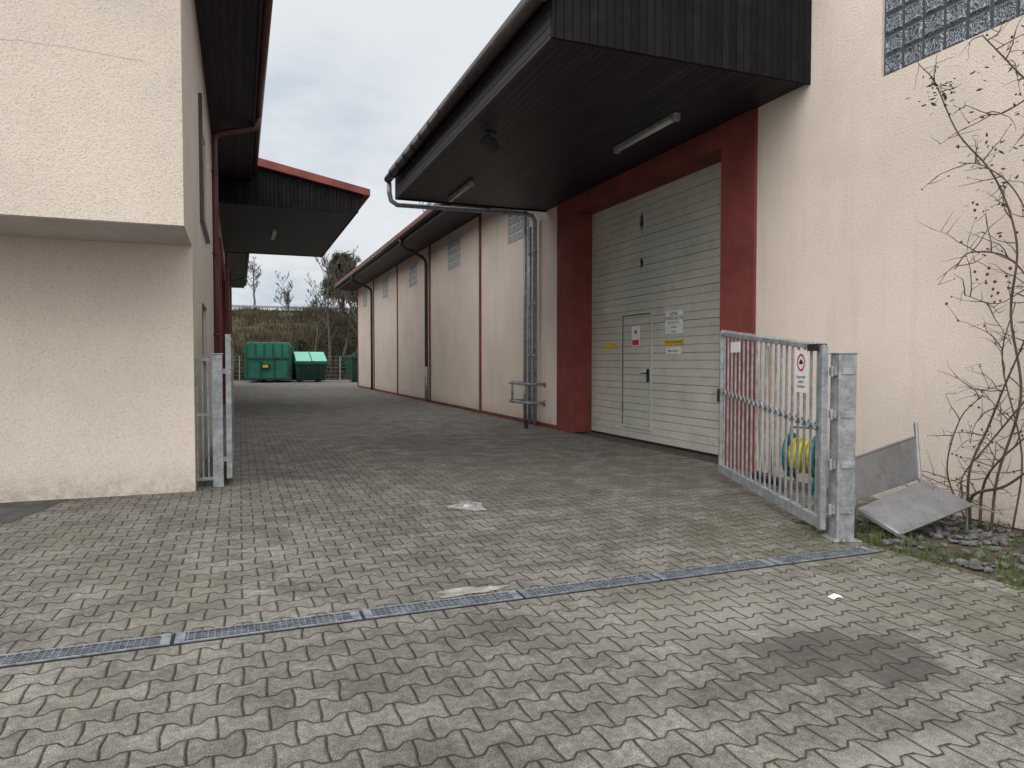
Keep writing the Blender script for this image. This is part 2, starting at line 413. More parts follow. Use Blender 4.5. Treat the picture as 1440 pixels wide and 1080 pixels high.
df.box(XR-.038, XR+.458, 8.41, 13.28, 4.57, 4.884)
df.done(.01)
dd = B('roller_door', M_door, rb)
nS = 34; hS = 4.57/nS
for k in range(nS):
    z0 = .03+k*hS; x = XR+.44
    panel = (k % 4 == 3)
    gap = .018 if panel else .010
    pf = [(x+.016, z0), (x, z0+gap), (x, z0+hS-gap*.4), (x+.016, z0+hS)]
    for a, b_ in zip(pf[:-1], pf[1:]):
        dd.poly([(a[0], 8.42, a[1]), (a[0], 13.27, a[1]), (b_[0], 13.27, b_[1]), (b_[0], 8.42, b_[1])])
dd.done(recalc=False)
bk = B('door_seal', M_dark, rb); bk.box(XR+.43, XR+.47, 8.42, 13.27, 0, .045); bk.box(XR+.47, XR+.5, 8.42, 13.27, 0, 4.6)
for k in range(3, nS, 4): bk.box(XR+.452, XR+.459, 8.42, 13.27, .03+(k+1)*hS-.004, .03+(k+1)*hS+.004)
bk.done()
wk = B('wicket_door', M_door, rb)
x = XR+.43
wk.box(x-.012, x+.012, 10.93, 10.975, .24, 2.42); wk.box(x-.012, x+.012, 11.985, 12.03, .24, 2.42)
wk.box(x-.012, x+.012, 10.975, 11.985, 2.375, 2.419); wk.box(x-.012, x+.012, 10.975, 11.985, .24, .285)
wk.done(.004)
wk = B('wicket_gap', M_dark, rb)
wk.box(x-.001, x+.013, 10.985, 10.995, .29, 2.37); wk.box(x-.001, x+.013, 11.965, 11.975, .29, 2.37); wk.box(x-.001, x+.013, 10.99, 11.97, 2.36, 2.372)
wk.box(x-.02, x+.01, 11.03, 11.08, 1.12, 1.36); wk.tube([(x-.02, 11.055, 1.28), (x-.07, 11.055, 1.28), (x-.07, 11.19, 1.28)], .011, 6)
wk.done()
def RX(y, z, xx):
    return Matrix(((0, 0, -1, xx), (-1, 0, 0, y), (0, 1, 0, z), (0, 0, 0, 1)))
sg = B('door_sign_panels', M_white, rb)
sg.box(x-.006, x+.004, 9.98, 10.50, 1.97, 2.37)
sg.box(x-.006, x+.004, 11.34, 11.62, 1.78, 2.16)
sg.box(x-.004, x+.004, 10.02, 10.48, 1.62, 1.74)
sg.done()
yl = B('yellow_stickers', M_yel, rb); yl.box(x-.005, x+.004, 9.98, 10.52, 1.78, 1.87); yl.box(x-.005, x+.004, 12.25, 12.7, 1.76, 1.84); yl.done()
rd = B('red_sign_field', M_redsign, rb); rd.box(x-.009, x-.005, 11.36, 11.60, 1.80, 1.90)
rd.tube([(x-.0065, 11.48, 2.05), (x-.009, 11.48, 2.05)], .04, 20); rd.done()
for i, s_ in enumerate(['KEINE', 'PARKFLAECHE', 'Bitte Tor 24 Std.', 'freihalten', 'Danke']):
    text(s_, .085 if i < 2 else .05, RX(10.24, 2.31-i*.075, x-.008), M_dark, 'sign_text', rb)
text('Bitte klingeln', .06, RX(10.25, 1.68, x-.007), M_dark, 'sign_text', rb)
text('WARENANNAHME', .06, RX(10.25, 1.825, x-.007), M_dark, 'sign_text', rb)
sc = B('door_scuffs', basic('scuff', (.05, .05, .048), .8), rb)
random.seed(3)
for (yy, z0, z1) in ((11.32, 3.82, 4.28), (11.28, 3.18, 3.42)):
    for k in range(9):
        o = random.uniform(-.06, .06); a = random.uniform(z0, (z0+z1)/2); b_ = random.uniform((z0+z1)/2, z1)
        sc.poly([(x+.006, yy+o-.014, a), (x+.006, yy+o+.014, a+.03), (x+.006, yy+o+.018, b_), (x+.006, yy+o-.004, b_-.02)])
sc.done()

# canopy
Y0, Y1, XC = 6.76, 14.65, 3.06
cs = B('canopy_soffit', M_soffX, rb); cs.box(XC+.04, XR, Y0+.04, Y1-.04, 4.885, 4.94); cs.done()
def roofz(xx): return 5.36 + (xx-2.95)*.30
cf = B('canopy_gable_board', M_gable, rb)
for y in (Y0, Y1-.04): cf.prism([(XC, y, 4.86), (XR, y, 4.86), (XR, y, roofz(XR)), (XC, y, roofz(XC))], (0, .04, 0))
cf.done()
cf = B('canopy_fascia', M_soffZ, rb); cf.box(XC, XC+.04, Y0+.04, Y1-.04, 4.862, roofz(XC)); cf.done()
cr = B('canopy_roof', M_gut, rb)
cr.prism([(XC-.12, Y0-.08, roofz(XC-.12)), (XR+.0, Y0-.08, roofz(XR)), (XR+.0, Y0-.08, roofz(XR)+.12), (XC-.12, Y0-.08, roofz(XC-.12)+.12)], (0, Y1-Y0+.16, 0))
cr.prism([(XR+.31, Y0+.01, 6.45), (16, Y0+.01, 9.3), (16, Y0+.01, 9.42), (XR+.31, Y0+.01, 6.57)], (0, Y1-Y0, 0))
cr.done()
gt = B('gutter', M_gut, rb, True)
gt.tube([(XC-.12, Y0-.12, 5.30), (XC-.12, Y1+.12, 5.30)], .085, 14)
gt.tube([(5.33, 14.85, 5.86), (5.33, 42.75, 5.86)], .08, 12)
k = Y0
while k < Y1:
    gt.tube([(XC-.12, k, 5.30), (XC-.12, k+.03, 5.30)], .097, 14); k += .62
k = 15
while k < 42.6:
    gt.tube([(5.33, k, 5.86), (5.33, k+.03, 5.86)], .092, 12); k += .8
gt.done()
fs_ = B('eave_soffit', M_soffX, rb); fs_.box(5.45, XR, 14.7, 42.6, 5.70, 5.745); fs_.done()
ff = B('eave_fascia', M_soffZ, rb); ff.box(5.41, 5.45, 14.7, 42.6, 5.68, 5.93); ff.done()
fr2 = B('roof', M_roof, rb); fr2.prism([(5.30, 14.66, 5.95), (16, 14.66, 9.2), (16, 14.66, 9.3), (5.30, 14.66, 6.04)], (0, 28.1, 0)); fr2.done()
fg = B('roof_verge', M_soffX, rb)
for y in (14.66, 42.56): fg.prism([(5.41, y, 5.70), (16, y, 5.70), (16, y, 9.18), (5.41, y, 5.95)], (0, .04, 0))
fg.done()
dp = B('downpipe', M_gut, rb, True)
for y in (25.3, 36.75):
    dp.tube([(5.33, y-.6, 5.82), (5.36, y-.6, 5.66), (5.5, y-.5, 5.52), (6.25, y-.08, 5.30), (6.38, y, 5.2), (6.41, y, 5.05), (6.41, y, 1.6), (6.41, y, .04)], .06, 10)
dp.done()
dp = B('downpipe_foot', M_galv, rb, True)
dp.tube([(6.41, 25.3, .03), (6.41, 25.3, 1.3)], .068, 10)
dp.done()
gp = B('galvanised_downpipe', M_galv, rb, True)
gp.tube([(XC-.1, Y1+.1, 5.22), (XC-.1, Y1+.1, 5.02), (XC-.06, Y1+.12, 4.86), (XC+.08, Y1+.16, 4.79), (6.1, Y1+.32, 4.86), (6.30, Y1+.36, 4.84), (6.38, Y1+.38, 4.72), (6.38, Y1+.38, .04)], .05, 12)
gp.tube([(6.40, 15.38, .04), (6.40, 15.38, 4.65)], .045, 10); gp.tube([(6.42, 15.72, .04), (6.42, 15.72, 5.1)], .04, 8)
for z in (.5, 1.6, 2.8, 4.0):
    gp.tube([(6.38, 15.03, z), (6.38, 15.03, z+.05)], .062, 10); gp.tube([(6.40, 15.38, z), (6.40, 15.38, z+.05)], .056, 10)
gp.done()
gd = B('pipe_guard', M_galv, rb, True)
for z in (.55, .98):
    gd.tube([(6.5, 14.72, z), (6.12, 14.72, z), (6.08, 14.76, z), (6.08, 15.86, z), (6.12, 15.9, z), (6.5, 15.9, z)], .032, 8)
    gd.tube([(6.5, 14.72, z), (6.485, 14.72, z)], .08, 8)
gd.tube([(6.08, 14.9, .5), (6.08, 14.9, 1.03)], .03, 8); gd.tube([(6.08, 15.7, .5), (6.08, 15.7, 1.03)], .03, 8)
gd.done()
lp = B('canopy_strip_lamp_housing', M_galv, rb); lt = B('canopy_strip_lamp_tube', M_lampw, rb, True)
for xx, a, b_ in ((5.6, 8.25, 9.9), (4.1, 12.7, 14.1)):
    lp.box(xx-.045, xx+.045, a, b_, 4.84, 4.886); lt.tube([(xx, a+.04, 4.82), (xx, b_-.04, 4.82)], .032, 12)
    lp.box(xx-.05, xx+.05, a-.02, a+.06, 4.785, 4.886); lp.box(xx-.05, xx+.05, b_-.06, b_+.02, 4.785, 4.886)
lp.done(.006); lt.done()
fl = B('canopy_floodlight', M_dark, rb)
MM = Matrix.Translation((3.5, 9.95, 4.72)) @ Matrix.Rotation(R(35), 4, 'Y')
fl.box(-.13, .13, -.11, .11, -.05, .05, MM); fl.tube([(3.5, 9.95, 4.885), (3.5, 9.95, 4.75)], .018, 6); fl.box(3.42, 3.58, 9.9, 10.0, 4.865, 4.886)
fl.box(-.02, .02, -.14, .14, -.02, .06, MM)
fl.done(.01)
fl = B('floodlight_glass', M_darkglass, rb); fl.box(-.1, .1, -.09, .09, -.056, -.05, MM); fl.done()

bo = B('bollard_stub', M_dark); bo.tube([(5.95, 14.5, 0), (5.95, 14.5, .16)], .04, 10); bo.tube([(5.95, 14.5, .16), (5.95, 14.5, .19)], .05, 10); bo.done()

# ------------------------------------------------------------------ DRAIN
dc = empty('drain_channel')
fr_ = B('frame_rails', M_grate, dc); ba = B('grating_bars', M_grate, dc); bt = B('channel_floor', M_dark, dc)
ya, yb = 4.07, 4.22
bt.box(-6, 4.7, ya-.008, yb+.008, .0005, .004)
seg = [(-5.37+i*1.006) for i in range(11)]
for s0 in seg:
    s1 = min(s0+.985, 4.7)
    if s0 > 4.6: break
    fr_.box(s0, s1, ya, ya+.010, .004, .014); fr_.box(s0, s1, yb-.010, yb, .004, .014)
    fr_.box(s0, s0+.05, ya+.010, yb-.010, .004, .012); fr_.box(s1-.05, s1, ya+.010, yb-.010, .004, .012)
    n = int((s1-s0-.11)/.034)
    for i in range(n):
        q = s0+.06+i*.034
        ba.box(q, q+.005, ya+.010, yb-.010, .004, .010)
    for q in (ya+.040, ya+.072, ya+.104):
        ba.box(s0+.05, s1-.05, q, q+.005, .004, .012)
fr_.done(.002); ba.done()
bt.done()

def blob(name, mat, cx, cy, rx, ry, z, seed, n=40):
    rr = random.Random(seed); b = B(name, mat)
    pts = []
    for i in range(n):
        a = 2*math.pi*i/n; q = 1+rr.uniform(-.16, .16)+.15*math.sin(3*a+seed)+.1*math.sin(5*a)
        pts.append((cx+rx*q*math.cos(a), cy+ry*q*math.sin(a), z))
    b.poly(pts); return b.done()
blob('concrete_patch', M_conc, 1.37, 4.34, .22, .075, .005, 2)
blob('concrete_patch', M_conc, 2.18, 6.9, .17, .22, .005, 5)
cap = B('survey_cap', M_galv); cap.tube([(2.2, 6.93, .004), (2.2, 6.93, .03)], [.085, .07], 16); cap.tube([(2.2, 6.93, .03), (2.2, 6.93, .045)], .03, 6); cap.done()

# ------------------------------------------------------------------ GATES
ga = empty('driveway_gate')
po = B('hinge_post', M_galv, ga); MMp = Matrix.Translation((4.72, 4.50, 0)) @ Matrix.Rotation(R(-19), 4, 'Z')
po.box(-.075, .075, -.075, .075, 0, 1.56, MMp); po.box(-.085, .085, -.085, .085, 1.56, 1.572, MMp)
po.box(-.12, .12, -.12, .12, 0, .012, MMp)
po.done(.008)
hd = B('hinges', M_galv, ga)
for z in (.22, .60, 1.02, 1.38):
    hd.box(-.100, -.076, -.05, .05, z, z+.07, MMp); hd.box(-.05, .05, -.088, -.076, z+.01, z+.06, MMp)
    hd.tube([MMp @ Vector((-.11, -.03, z-.01)), MMp @ Vector((-.11, -.03, z+.08))], .014, 8)
hd.done(.004)
H = Vector((4.60, 4.58, 0)); E = Vector((5.50, 7.12, 0)); dv = (E-H); Lg = dv.length; ang = math.atan2(dv.y, dv.x)
GM = Matrix.Translation(H) @ Matrix.Rotation(ang, 4, 'Z')
def zb(q): return .07 + .07*q/Lg
def zt(q): return 1.63 + .23*q/Lg
lf = B('leaf_frame', M_galv, ga); bars = B('leaf_bars', M_galv, ga)
def gprism(b, q0, q1, f0, f1, h, wd):
    pts = [GM @ Vector(v) for v in [(q0, -wd, f0), (q1, -wd, f1), (q1, -wd, f1+h), (q0, -wd, f0+h)]]
    b.prism(pts, (GM.to_3x3() @ Vector((0, 2*wd, 0))))
gprism(lf, 0, Lg, zb(0), zb(Lg), .10, .025)
gprism(lf, 0, Lg, zt(0)-.045, zt(Lg)-.045, .045, .02)
for q, w_ in ((0, .05), (Lg-.05, .05)):
    gprism(lf, q-.002, q+w_, zb(q)-.002, zb(q+w_)-.002, zt(q)-zb(q)+.006, .026)
n = 21
for i in range(1, n):
    q = Lg*i/n
    gprism(bars, q-.012, q+.012, zb(q)+.09, zb(q)+.09, zt(q)-zb(q)-.12, .008)
zz = B('serrated_rail', M_galv, ga)
for side in (-.018, .018):
    pts = []
    for i in range(0, 2*n+1):
        q = Lg*i/(2*n); zc = .93+.22*q/Lg + (.03 if i % 2 else -.03)
        pts.append(GM @ Vector((q, side, zc)))
    zz.tube(pts, .009, 5)
gprism(zz, 0, Lg, .92, 1.14, .016, .011)
zz.done()
lf.done(.004); bars.done()
tp = B('top_spikes', M_galv, ga)
for i in range(0, 60):
    q = Lg*(i+.5)/60; a = GM @ Vector((q-.012, 0, zt(q))); b_ = GM @ Vector((q+.012, 0, zt(q))); c = GM @ Vector((q, 0, zt(q)+.025))
    tp.prism([a, b_, c], GM.to_3x3() @ Vector((0, .006, 0)))
tp.done()
lk = B('latch', M_dark, ga); lk.box(.05, .26, -.04, .04, 1.59, 1.65, GM); lk.box(Lg-.05, Lg+.03, -.04, .04, 1.0, 1.16, GM); lk.done(.005)
sgp = B('sign_plate', M_white, ga); sgp.box(.26, .50, .030, .036, 1.22, 1.60, GM); sgp.box(1.95, 2.25, .030, .036, 1.60, 1.72, GM); sgp.done()
ring = B('sign_ring', M_redsign, ga)
def gring(b, cq, cz, r0, r1, off):
    n = 28; vs = []
    for i in range(n):
        a = 2*math.pi*i/n
        vs.append(GM @ Vector((cq+r0*math.cos(a), off, cz+r0*math.sin(a)))); vs.append(GM @ Vector((cq+r1*math.cos(a), off, cz+r1*math.sin(a))))
    b.add(vs, [(2*i, 2*i+1, (2*i+3) % (2*n), (2*i+2) % (2*n)) for i in range(n)])
gring(ring, .38, 1.49, .060, .078, .0395); ring.done()
veh = B('sign_pictogram', M_dark, ga); veh.box(.345, .415, .037, .0385, 1.475, 1.50, GM); veh.box(.36, .40, .037, .0385, 1.50, 1.515, GM); veh.done()
TM = GM @ Matrix(((-1, 0, 0, .38), (0, 0, 1, .038), (0, 1, 0, 1.36), (0, 0, 0, 1)))
for i, s_ in enumerate(['Feuerwehr', 'zufahrt', 'freihalten']):
    text(s_, .042, Matrix.Translation((0, 0, -i*.042)) @ TM, M_dark, 'sign_text', ga)

gl = empty('driveway_gate')
po = B('hinge_post', M_galv, gl); po.box(-.31, -.19, 9.04, 9.16, 0, 1.58); po.box(-.32, -.18, 9.03, 9.17, 1.58, 1.595); po.done(.006)
lf = B('leaf', M_galv, gl)
for z0, z1 in ((.1, .2), (1.76, 1.82)): lf.box(-.155, -.095, 9.1, 12.2, z0, z1)
lf.box(-.157, -.093, 9.05, 9.12, .098, 1.823); lf.box(-.157, -.093, 12.14, 12.2, .098, 1.823)
for i in range(24): lf.box(-.14, -.11, 9.2+i*.125, 9.23+i*.125, .2, 1.76)
lf.done(.004)
fx = B('fixed_panel', M_galv, gl)
for i, xx in enumerate((-.485, -.425, -.365)): fx.box(xx, xx+.022, 9.09, 9.115, .12, 1.5)
fx.box(-.489, -.31, 9.085, 9.12, .08, .12); fx.box(-.489, -.31, 9.085, 9.12, 1.5, 1.54); fx.box(-.489, -.31, 9.085, 9.12, .85, .88)
fx.box(-.2, -.1, 9.07, 9.13, .3, .36); fx.box(-.2, -.1, 9.07, 9.13, 1.35, 1.41)
fx.done(.003)

# ------------------------------------------------------------------ hose reel, brooms
hr = empty('hose_reel')
c0 = Vector((6.02, 6.28, .42))
ax, perp = Vector((-.45, .893, 0)), Vector((.893, .45, 0))
co = B('hose_coil', M_hose, hr, True)
for k in range(5):
    for r_ in (.10, .145, .18):
        pts = []
        for i in range(25):
            a = 2*math.pi*i/24; pts.append(c0 + ax*(-.10+k*.05) + perp*(r_*math.cos(a)) + Vector((0, 0, r_*math.sin(a))))
        co.tube(pts, .025, 6, False)
co.done()
fl_ = B('reel_flanges', M_teal, hr, True)
for s_ in (-.15, .15):
    cc = c0+ax*s_
    for r_ in (.24, .215, .10):
        fl_.tube([cc + perp*(r_*math.cos(2*math.pi*i/28)) + Vector((0, 0, r_*math.sin(2*math.pi*i/28))) for i in range(29)], .022, 6, False)
    for i in range(6):
        a = math.pi*i/3; fl_.tube([cc, cc+perp*(.24*math.cos(a))+Vector((0, 0, .24*math.sin(a)))], .018, 5)
    f1 = cc+perp*.22; f2 = cc-perp*.22
    fl_.tube([(f1.x, f1.y, .02), cc+ax*(.03 if s_ > 0 else -.03), (f2.x, f2.y, .02)], .02, 6)
fl_.tube([c0-ax*.2, c0+ax*.2], .03, 8)
hp = c0+Vector((0, 0, .32)); fl_.tube([c0-ax*.16, hp-ax*.16, hp+ax*.16, c0+ax*.16], .016, 6)
fl_.done()
for (bx, by, tx, ty, th) in ((6.05, 6.85, 6.42, 7.35, 1.7), (6.15, 7.15, 6.44, 7.6, 1.5)):
    br = empty('broom')
    st = B('handle', M_woodh, br, True); st.tube([(bx, by, .08), (tx, ty, th)], .014, 8); st.done()
    hd_ = B('head', M_gutR, br); hd_.box(bx-.04, bx+.04, by-.14, by+.14, .06, .10); hd_.done(.008)
    bs = B('bristles', M_dark, br)
    for i in range(14):
        for j in range(3): bs.tube([(bx-.03+j*.03, by-.13+i*.02, .062), (bx-.035+j*.035, by-.135+i*.0205, .0)], .006, 4)
    bs.done()

# ------------------------------------------------------------------ folded metal sheets
ms = empty('discarded_metal_panel')
def slab(b, pts, th):
    pts = [Vector(p) for p in pts]; n = (pts[1]-pts[0]).cross(pts[2]-pts[0]).normalized()*th
    b.prism(pts, n)
A0 = (5.07, 4.63, .21); A1 = (5.86, 4.65, .40); A2 = (5.93, 4.24, .25); A3 = (5.12, 4.27, .06)
pl = B('lower_sheet', M_steel, ms); slab(pl, [A3, A2, A1, A0], .012); pl.done(.003)
pl = B('rim', M_steel, ms)
pl.tube([A3, A2], .016, 6); pl.tube([A2, A1], .012, 6); pl.tube([A0, A3], .014, 6)
pl.box(-.015, .46, -.02, .02, -.012, .012, Matrix.Translation((5.02, 4.60, .20)) @ Matrix.Rotation(R(-72), 4, 'Z') @ Matrix.Rotation(R(24), 4, 'Y'))
pl.tube([A2, (6.1, 4.15, .19)], .01, 6)
pl.tube([(5.9, 4.26, .24), (5.92, 4.27, 0)], .012, 6)
pl.done()
B0 = (5.09, 4.70, .26); B1 = (5.90, 4.72, .40); B2 = (5.93, 4.80, .79); B3 = (5.06, 4.78, .61)
pl = B('upright_sheet', M_steel, ms)
slab(pl, [B0, B1, B2, B3], -.012)
pl.tube([B0, B3], .014, 6); pl.tube([B3, B2], .012, 6)
pl.tube([B1, (5.96, 4.82, .92)], .02, 6)
pl.tube([B0, (5.06, 4.70, 0)], .014, 6); pl.tube([B1, (5.90, 4.72, 0)], .014, 6)
pl.done(.003)

# ------------------------------------------------------------------ gravel, grass, leaves
rr = random.Random(11)
gv_ = B('gravel_bed', M_stone)
for i in range(700):
    xx = rr.uniform(4.9, 6.46); yy = rr.uniform(1.5, 5.1); s_ = rr.uniform(.012, .05)
    gv_.ico((xx, yy, s_*.2), s_, (rr.uniform(.7, 1.4), rr.uniform(.7, 1.4), rr.uniform(.35, .75)), .25, rr)
gv_.done()
def blades(b, cx, cy, n, sp, h0, h1, w_=.004):
    for i in range(n):
        a = rr.uniform(0, 6.28); q = abs(rr.gauss(0, sp)); bx = cx+q*math.cos(a); by = cy+q*math.sin(a); h = rr.uniform(h0, h1)
        th = rr.uniform(0, 6.28); dx, dy = math.cos(th)*w_, math.sin(th)*w_; lx, ly = rr.gauss(0, h*.35), rr.gauss(0, h*.35)
        b.add([(bx-dx, by-dy, 0), (bx+dx, by+dy, 0), (bx+lx*.4+dx*.7, by+ly*.4+dy*.7, h*.6), (bx+lx*.4-dx*.7, by+ly*.4-dy*.7, h*.6), (bx+lx, by+ly, h)], [(0, 1, 2, 3), (3, 2, 4)])
gr = B('grass', M_grass)
for i in range(120):
    cx_ = rr.choice([rr.uniform(4.80, 5.3), rr.uniform(4.85, 6.4)]); blades(gr, cx_, rr.uniform(2.4, 4.9), rr.randint(8, 34), rr.uniform(.03, .10), .02, .10, .003)
for i in range(40): blades(gr, rr.uniform(4.77, 4.88), rr.uniform(1.5, 5.1), 12, .03, .015, .05, .003)
for p_ in ((4.60, 4.36), (4.85, 4.42), (4.55, 4.62), (4.82, 4.3)): blades(gr, p_[0], p_[1], 30, .05, .02, .06, .003)
gr.done(recalc=False)
ms_ = B('moss', basic('moss_green', (.06, .07, .025), .95, 0, .4, 20, .8, 80))
for i in range(110):
    s_ = rr.uniform(.006, .018); ms_.ico((rr.gauss(4.80, .05), rr.uniform(2.4, 5.2), -.004), s_*1.6, (1.5, 1.5, .35), .3, rr)
ms_.done()
le = B('fallen_leaves', M_leafb)
def leaf(b, p, s_, rnd=rr, flat=True):
    a = rnd.uniform(0, 6.28); u_ = Vector((math.cos(a), math.sin(a), rnd.uniform(-.2, .2) if flat else rnd.uniform(-1, 1))).normalized()
    v_ = Vector((-math.sin(a), math.cos(a), rnd.uniform(-.2, .3) if flat else rnd.uniform(-1, 1))).normalized()
    p = Vector(p)
    b.add([p-u_*s_, p+v_*s_*.45, p+u_*s_, p-v_*s_*.45], [(0, 1, 2, 3)])
for i in range(34): leaf(le, (rr.uniform(3.2, 5.2), rr.uniform(2.2, 6.5), .012), rr.uniform(.010, .024))
for i in range(60): leaf(le, (rr.uniform(-1, 6.3), rr.uniform(5.5, 26), .014), rr.uniform(.02, .045))
for i in range(50): leaf(le, (rr.gauss(6.3, .12), rr.uniform(14, 40), .014), rr.uniform(.02, .045))
for i in range(360): leaf(le, (rr.uniform(4.86, 6.42), rr.uniform(2.2, 5.1), rr.uniform(.0, .03)), rr.uniform(.015, .035))
le.done(recalc=False)
pp = B('paper_litter', M_white); pp.add([(3.46, 3.35, .005), (3.51, 3.36, .012), (3.50, 3.385, .03), (3.46, 3.40, .008), (3.53, 3.34, .01), (3.535, 3.37, .018)], [(0, 1, 2, 3), (1, 4, 5, 2)]); pp.done(recalc=False)

# ------------------------------------------------------------------ ROSE BUSH
rr = random.Random(21)
ro = empty('rose_bush')
sb = B('stems', M_twig, ro, True); lfv = B('leaves', M_leaf, ro); hips = B('hips', M_hip, ro, True)
def crv(pts, k=6):
    P = [Vector(p) for p in pts]; P = [P[0]*2-P[1]]+P+[P[-1]*2-P[-2]]; out = []
    for i in range(1, len(P)-2):
        for j in range(k):
            t_ = j/k; a, b_, c, d = P[i-1:i+3]
            out.append(.5*((2*b_)+(c-a)*t_+(2*a-5*b_+4*c-d)*t_*t_+(3*b_-a-3*c+d)*t_**3))
    out.append(P[-2]); return out
def twig(p, d, L_, r_, lv):
    pts = [p]; q = p.copy(); dd_ = d.normalized()
    n_ = max(3, int(L_/.06))
    for i in range(n_):
        dd_ = (dd_ + Vector((rr.gauss(0, .09), rr.gauss(0, .2), rr.gauss(0, .17)-.03))).normalized()
        if q.x > 6.40 and dd_.x > 0: dd_.x *= -.5
        q = q+dd_*(L_/n_); pts.append(q.copy())
    sb.tube(pts, [r_*(1-.7*i/n_) for i in range(n_+1)], 5)
    for i, q in enumerate(pts[1:], 1):
        if lv > 0 and rr.random() < .42:
            twig(q, Vector((rr.gauss(-.1, .4), rr.gauss(0, 1), rr.gauss(.3, .6))), L_*rr.uniform(.3, .6), r_*.6, lv-1)
        if rr.random() < .10: leaf(lfv, q+Vector((rr.gauss(0, .01), rr.gauss(0, .01), rr.gauss(0, .01))), rr.uniform(.014, .03), rr, False)
    if rr.random() < .22: hips.ico(q, rr.uniform(.007, .011), (1, 1, 1.2), 0, rr)
stems = [
 ([(6.25, 4.50, 0), (6.22, 4.47, .5), (6.2, 4.30, .9), (6.15, 4.12, 1.3), (6.1, 3.9, 1.75), (6.05, 3.6, 2.3)], .014),
 ([(6.2, 4.25, 0), (6.2, 4.2, .5), (6.2, 4.02, 1.2), (6.2, 4.12, 1.9), (6.15, 4.05, 2.5), (6.15, 4.25, 3.1), (6.1, 4.55, 3.55), (6.1, 4.75, 4.0), (6.1, 4.82, 4.15)], .014),
 ([(6.3, 4.55, 0), (6.3, 4.75, .45), (6.28, 4.62, .95), (6.28, 4.4, 1.2)], .009),
 ([(6.25, 4.0, 0), (6.25, 3.9, .8), (6.2, 3.85, 1.8), (6.2, 4.1, 2.35), (6.15, 4.45, 2.48), (6.15, 4.6, 2.35)], .012),
 ([(6.2, 3.8, 0), (6.2, 3.6, 1.5), (6.2, 3.6, 3.0), (6.15, 3.85, 3.6), (6.1, 4.1, 4.0), (6.1, 4.35, 4.35)], .014),
 ([(6.1, 3.9, 1.2), (6.1, 4.2, .8), (6.1, 4.45, .45), (6.05, 4.4, .2)], .009),
 ([(6.2, 3.8, 2.2), (6.15, 4.05, 2.9), (6.1, 4.3, 3.2), (6.1, 4.55, 3.3)], .008),
 ([(6.2, 4.35, 0), (6.15, 4.3, .35), (6.0, 4.1, .6), (5.95, 3.8, .9)], .015),
 ([(6.2, 4.45, 0), (6.1, 4.35, .3), (6.0, 4.0, .45), (5.95, 3.7, .7)], .018),
 ([(6.25, 4.1, 0), (6.2, 4.0, .7), (6.15, 4.15, 1.5), (6.15, 4.05, 2.0)], .010),
 ([(6.2, 3.6, 1.6), (6.2, 3.9, 2.1), (6.15, 4.2, 2.0), (6.15, 4.5, 2.1)], .007),
 ([(6.2, 3.6, 3.6), (6.15, 3.9, 3.7), (6.1, 4.2, 3.62), (6.1, 4.5, 3.8)], .008)]
for pts, r_ in stems:
    c = crv(pts); n_ = len(c)
    sb.tube(c, [r_*(1-.6*i/n_) for i in range(n_)], 6)
    for i in range(3, n_):
        if rr.random() < .5:
            twig(c[i], Vector((rr.gauss(-.15, .4), rr.gauss(.1, 1), rr.gauss(.4, .6))), rr.uniform(.18, .5), .0055, 1)
        if rr.random() < .25: leaf(lfv, c[i], rr.uniform(.015, .03), rr, False)
for i in range(60):
    q = Vector((6.1+rr.gauss(0, .05), 4.72+rr.gauss(0, .12), 4.02+rr.gauss(0, .1))); leaf(lfv, q, rr.uniform(.018, .04), rr, False)
for i in range(90):
    q = Vector((6.1+rr.gauss(0, .05), 4.1+rr.gauss(0, .2), 3.4+rr.gauss(0, .5))); leaf(lfv, q, rr.uniform(.018, .035), rr, False)
for i in range(20): hips.ico((6.12+rr.gauss(0, .05), 4.3+rr.gauss(0, .18), 2.35+rr.gauss(0, .25)), rr.uniform(.010, .015), (1, 1, 1.2), 0, rr)
sb.done(); lfv.done(recalc=False); hips.done()

# ------------------------------------------------------------------ CONTAINERS
def Tm(x_, y_, rz): return Matrix.Translation((x_, y_, 0)) @ Matrix.Rotation(R(rz), 4, 'Z')
rc = empty('waste_compactor_container'); M0 = Tm(1.85, 52.4, -6)
b = B('body', M_cont, rc)
prof = [(-1.55, .25), (1.55, .25), (1.55, 2.55), (1.30, 2.85), (-1.30, 2.85), (-1.55, 2.55)]
b.prism([M0 @ Vector((p[0], 0.35, p[1])) for p in prof], M0.to_3x3() @ Vector((0, 5.0, 0)))
b.prism([M0 @ Vector((p[0], -.15, p[1])) for p in [(-1.45, .25), (1.45, .25), (1.45, 1.75), (-1.45, 1.75)]], M0.to_3x3() @ Vector((0, .5, 0)))
b.done(.03)
b = B('ribs', M_cont2, rc)
for q in (-1.5, -.9, -.3, .3, .9, 1.4): b.box(q, q+.1, .27, .34, 1.76, 2.7, M0)
for q in (-1.45, -.5, .4, 1.33): b.box(q, q+.12, -.24, -.152, .25, 1.75, M0)
b.box(-1.5, 1.5, -.26, -.15, 1.68, 1.8, M0); b.box(-1.5, 1.5, -.26, -.15, .22, .36, M0)
for k in range(7):
    for sx in (-1.62, 1.55): b.box(sx, sx+.07, .5+k*.7, .6+k*.7, .3, 2.55, M0)
b.done(.01)
b = B('rails_and_rollers', M_dark, rc)
b.box(-.6, -.4, -.1, 5.3, .05, .24, M0); b.box(.4, .6, -.1, 5.3, .05, .24, M0)
for sx in (-.5, .5): b.tube([M0 @ Vector((sx-.15, 0, .12)), M0 @ Vector((sx+.15, 0, .12))], .12, 12)
b.box(-.4, .2, -.30, -.24, 1.0, 1.3, M0)
b.done()
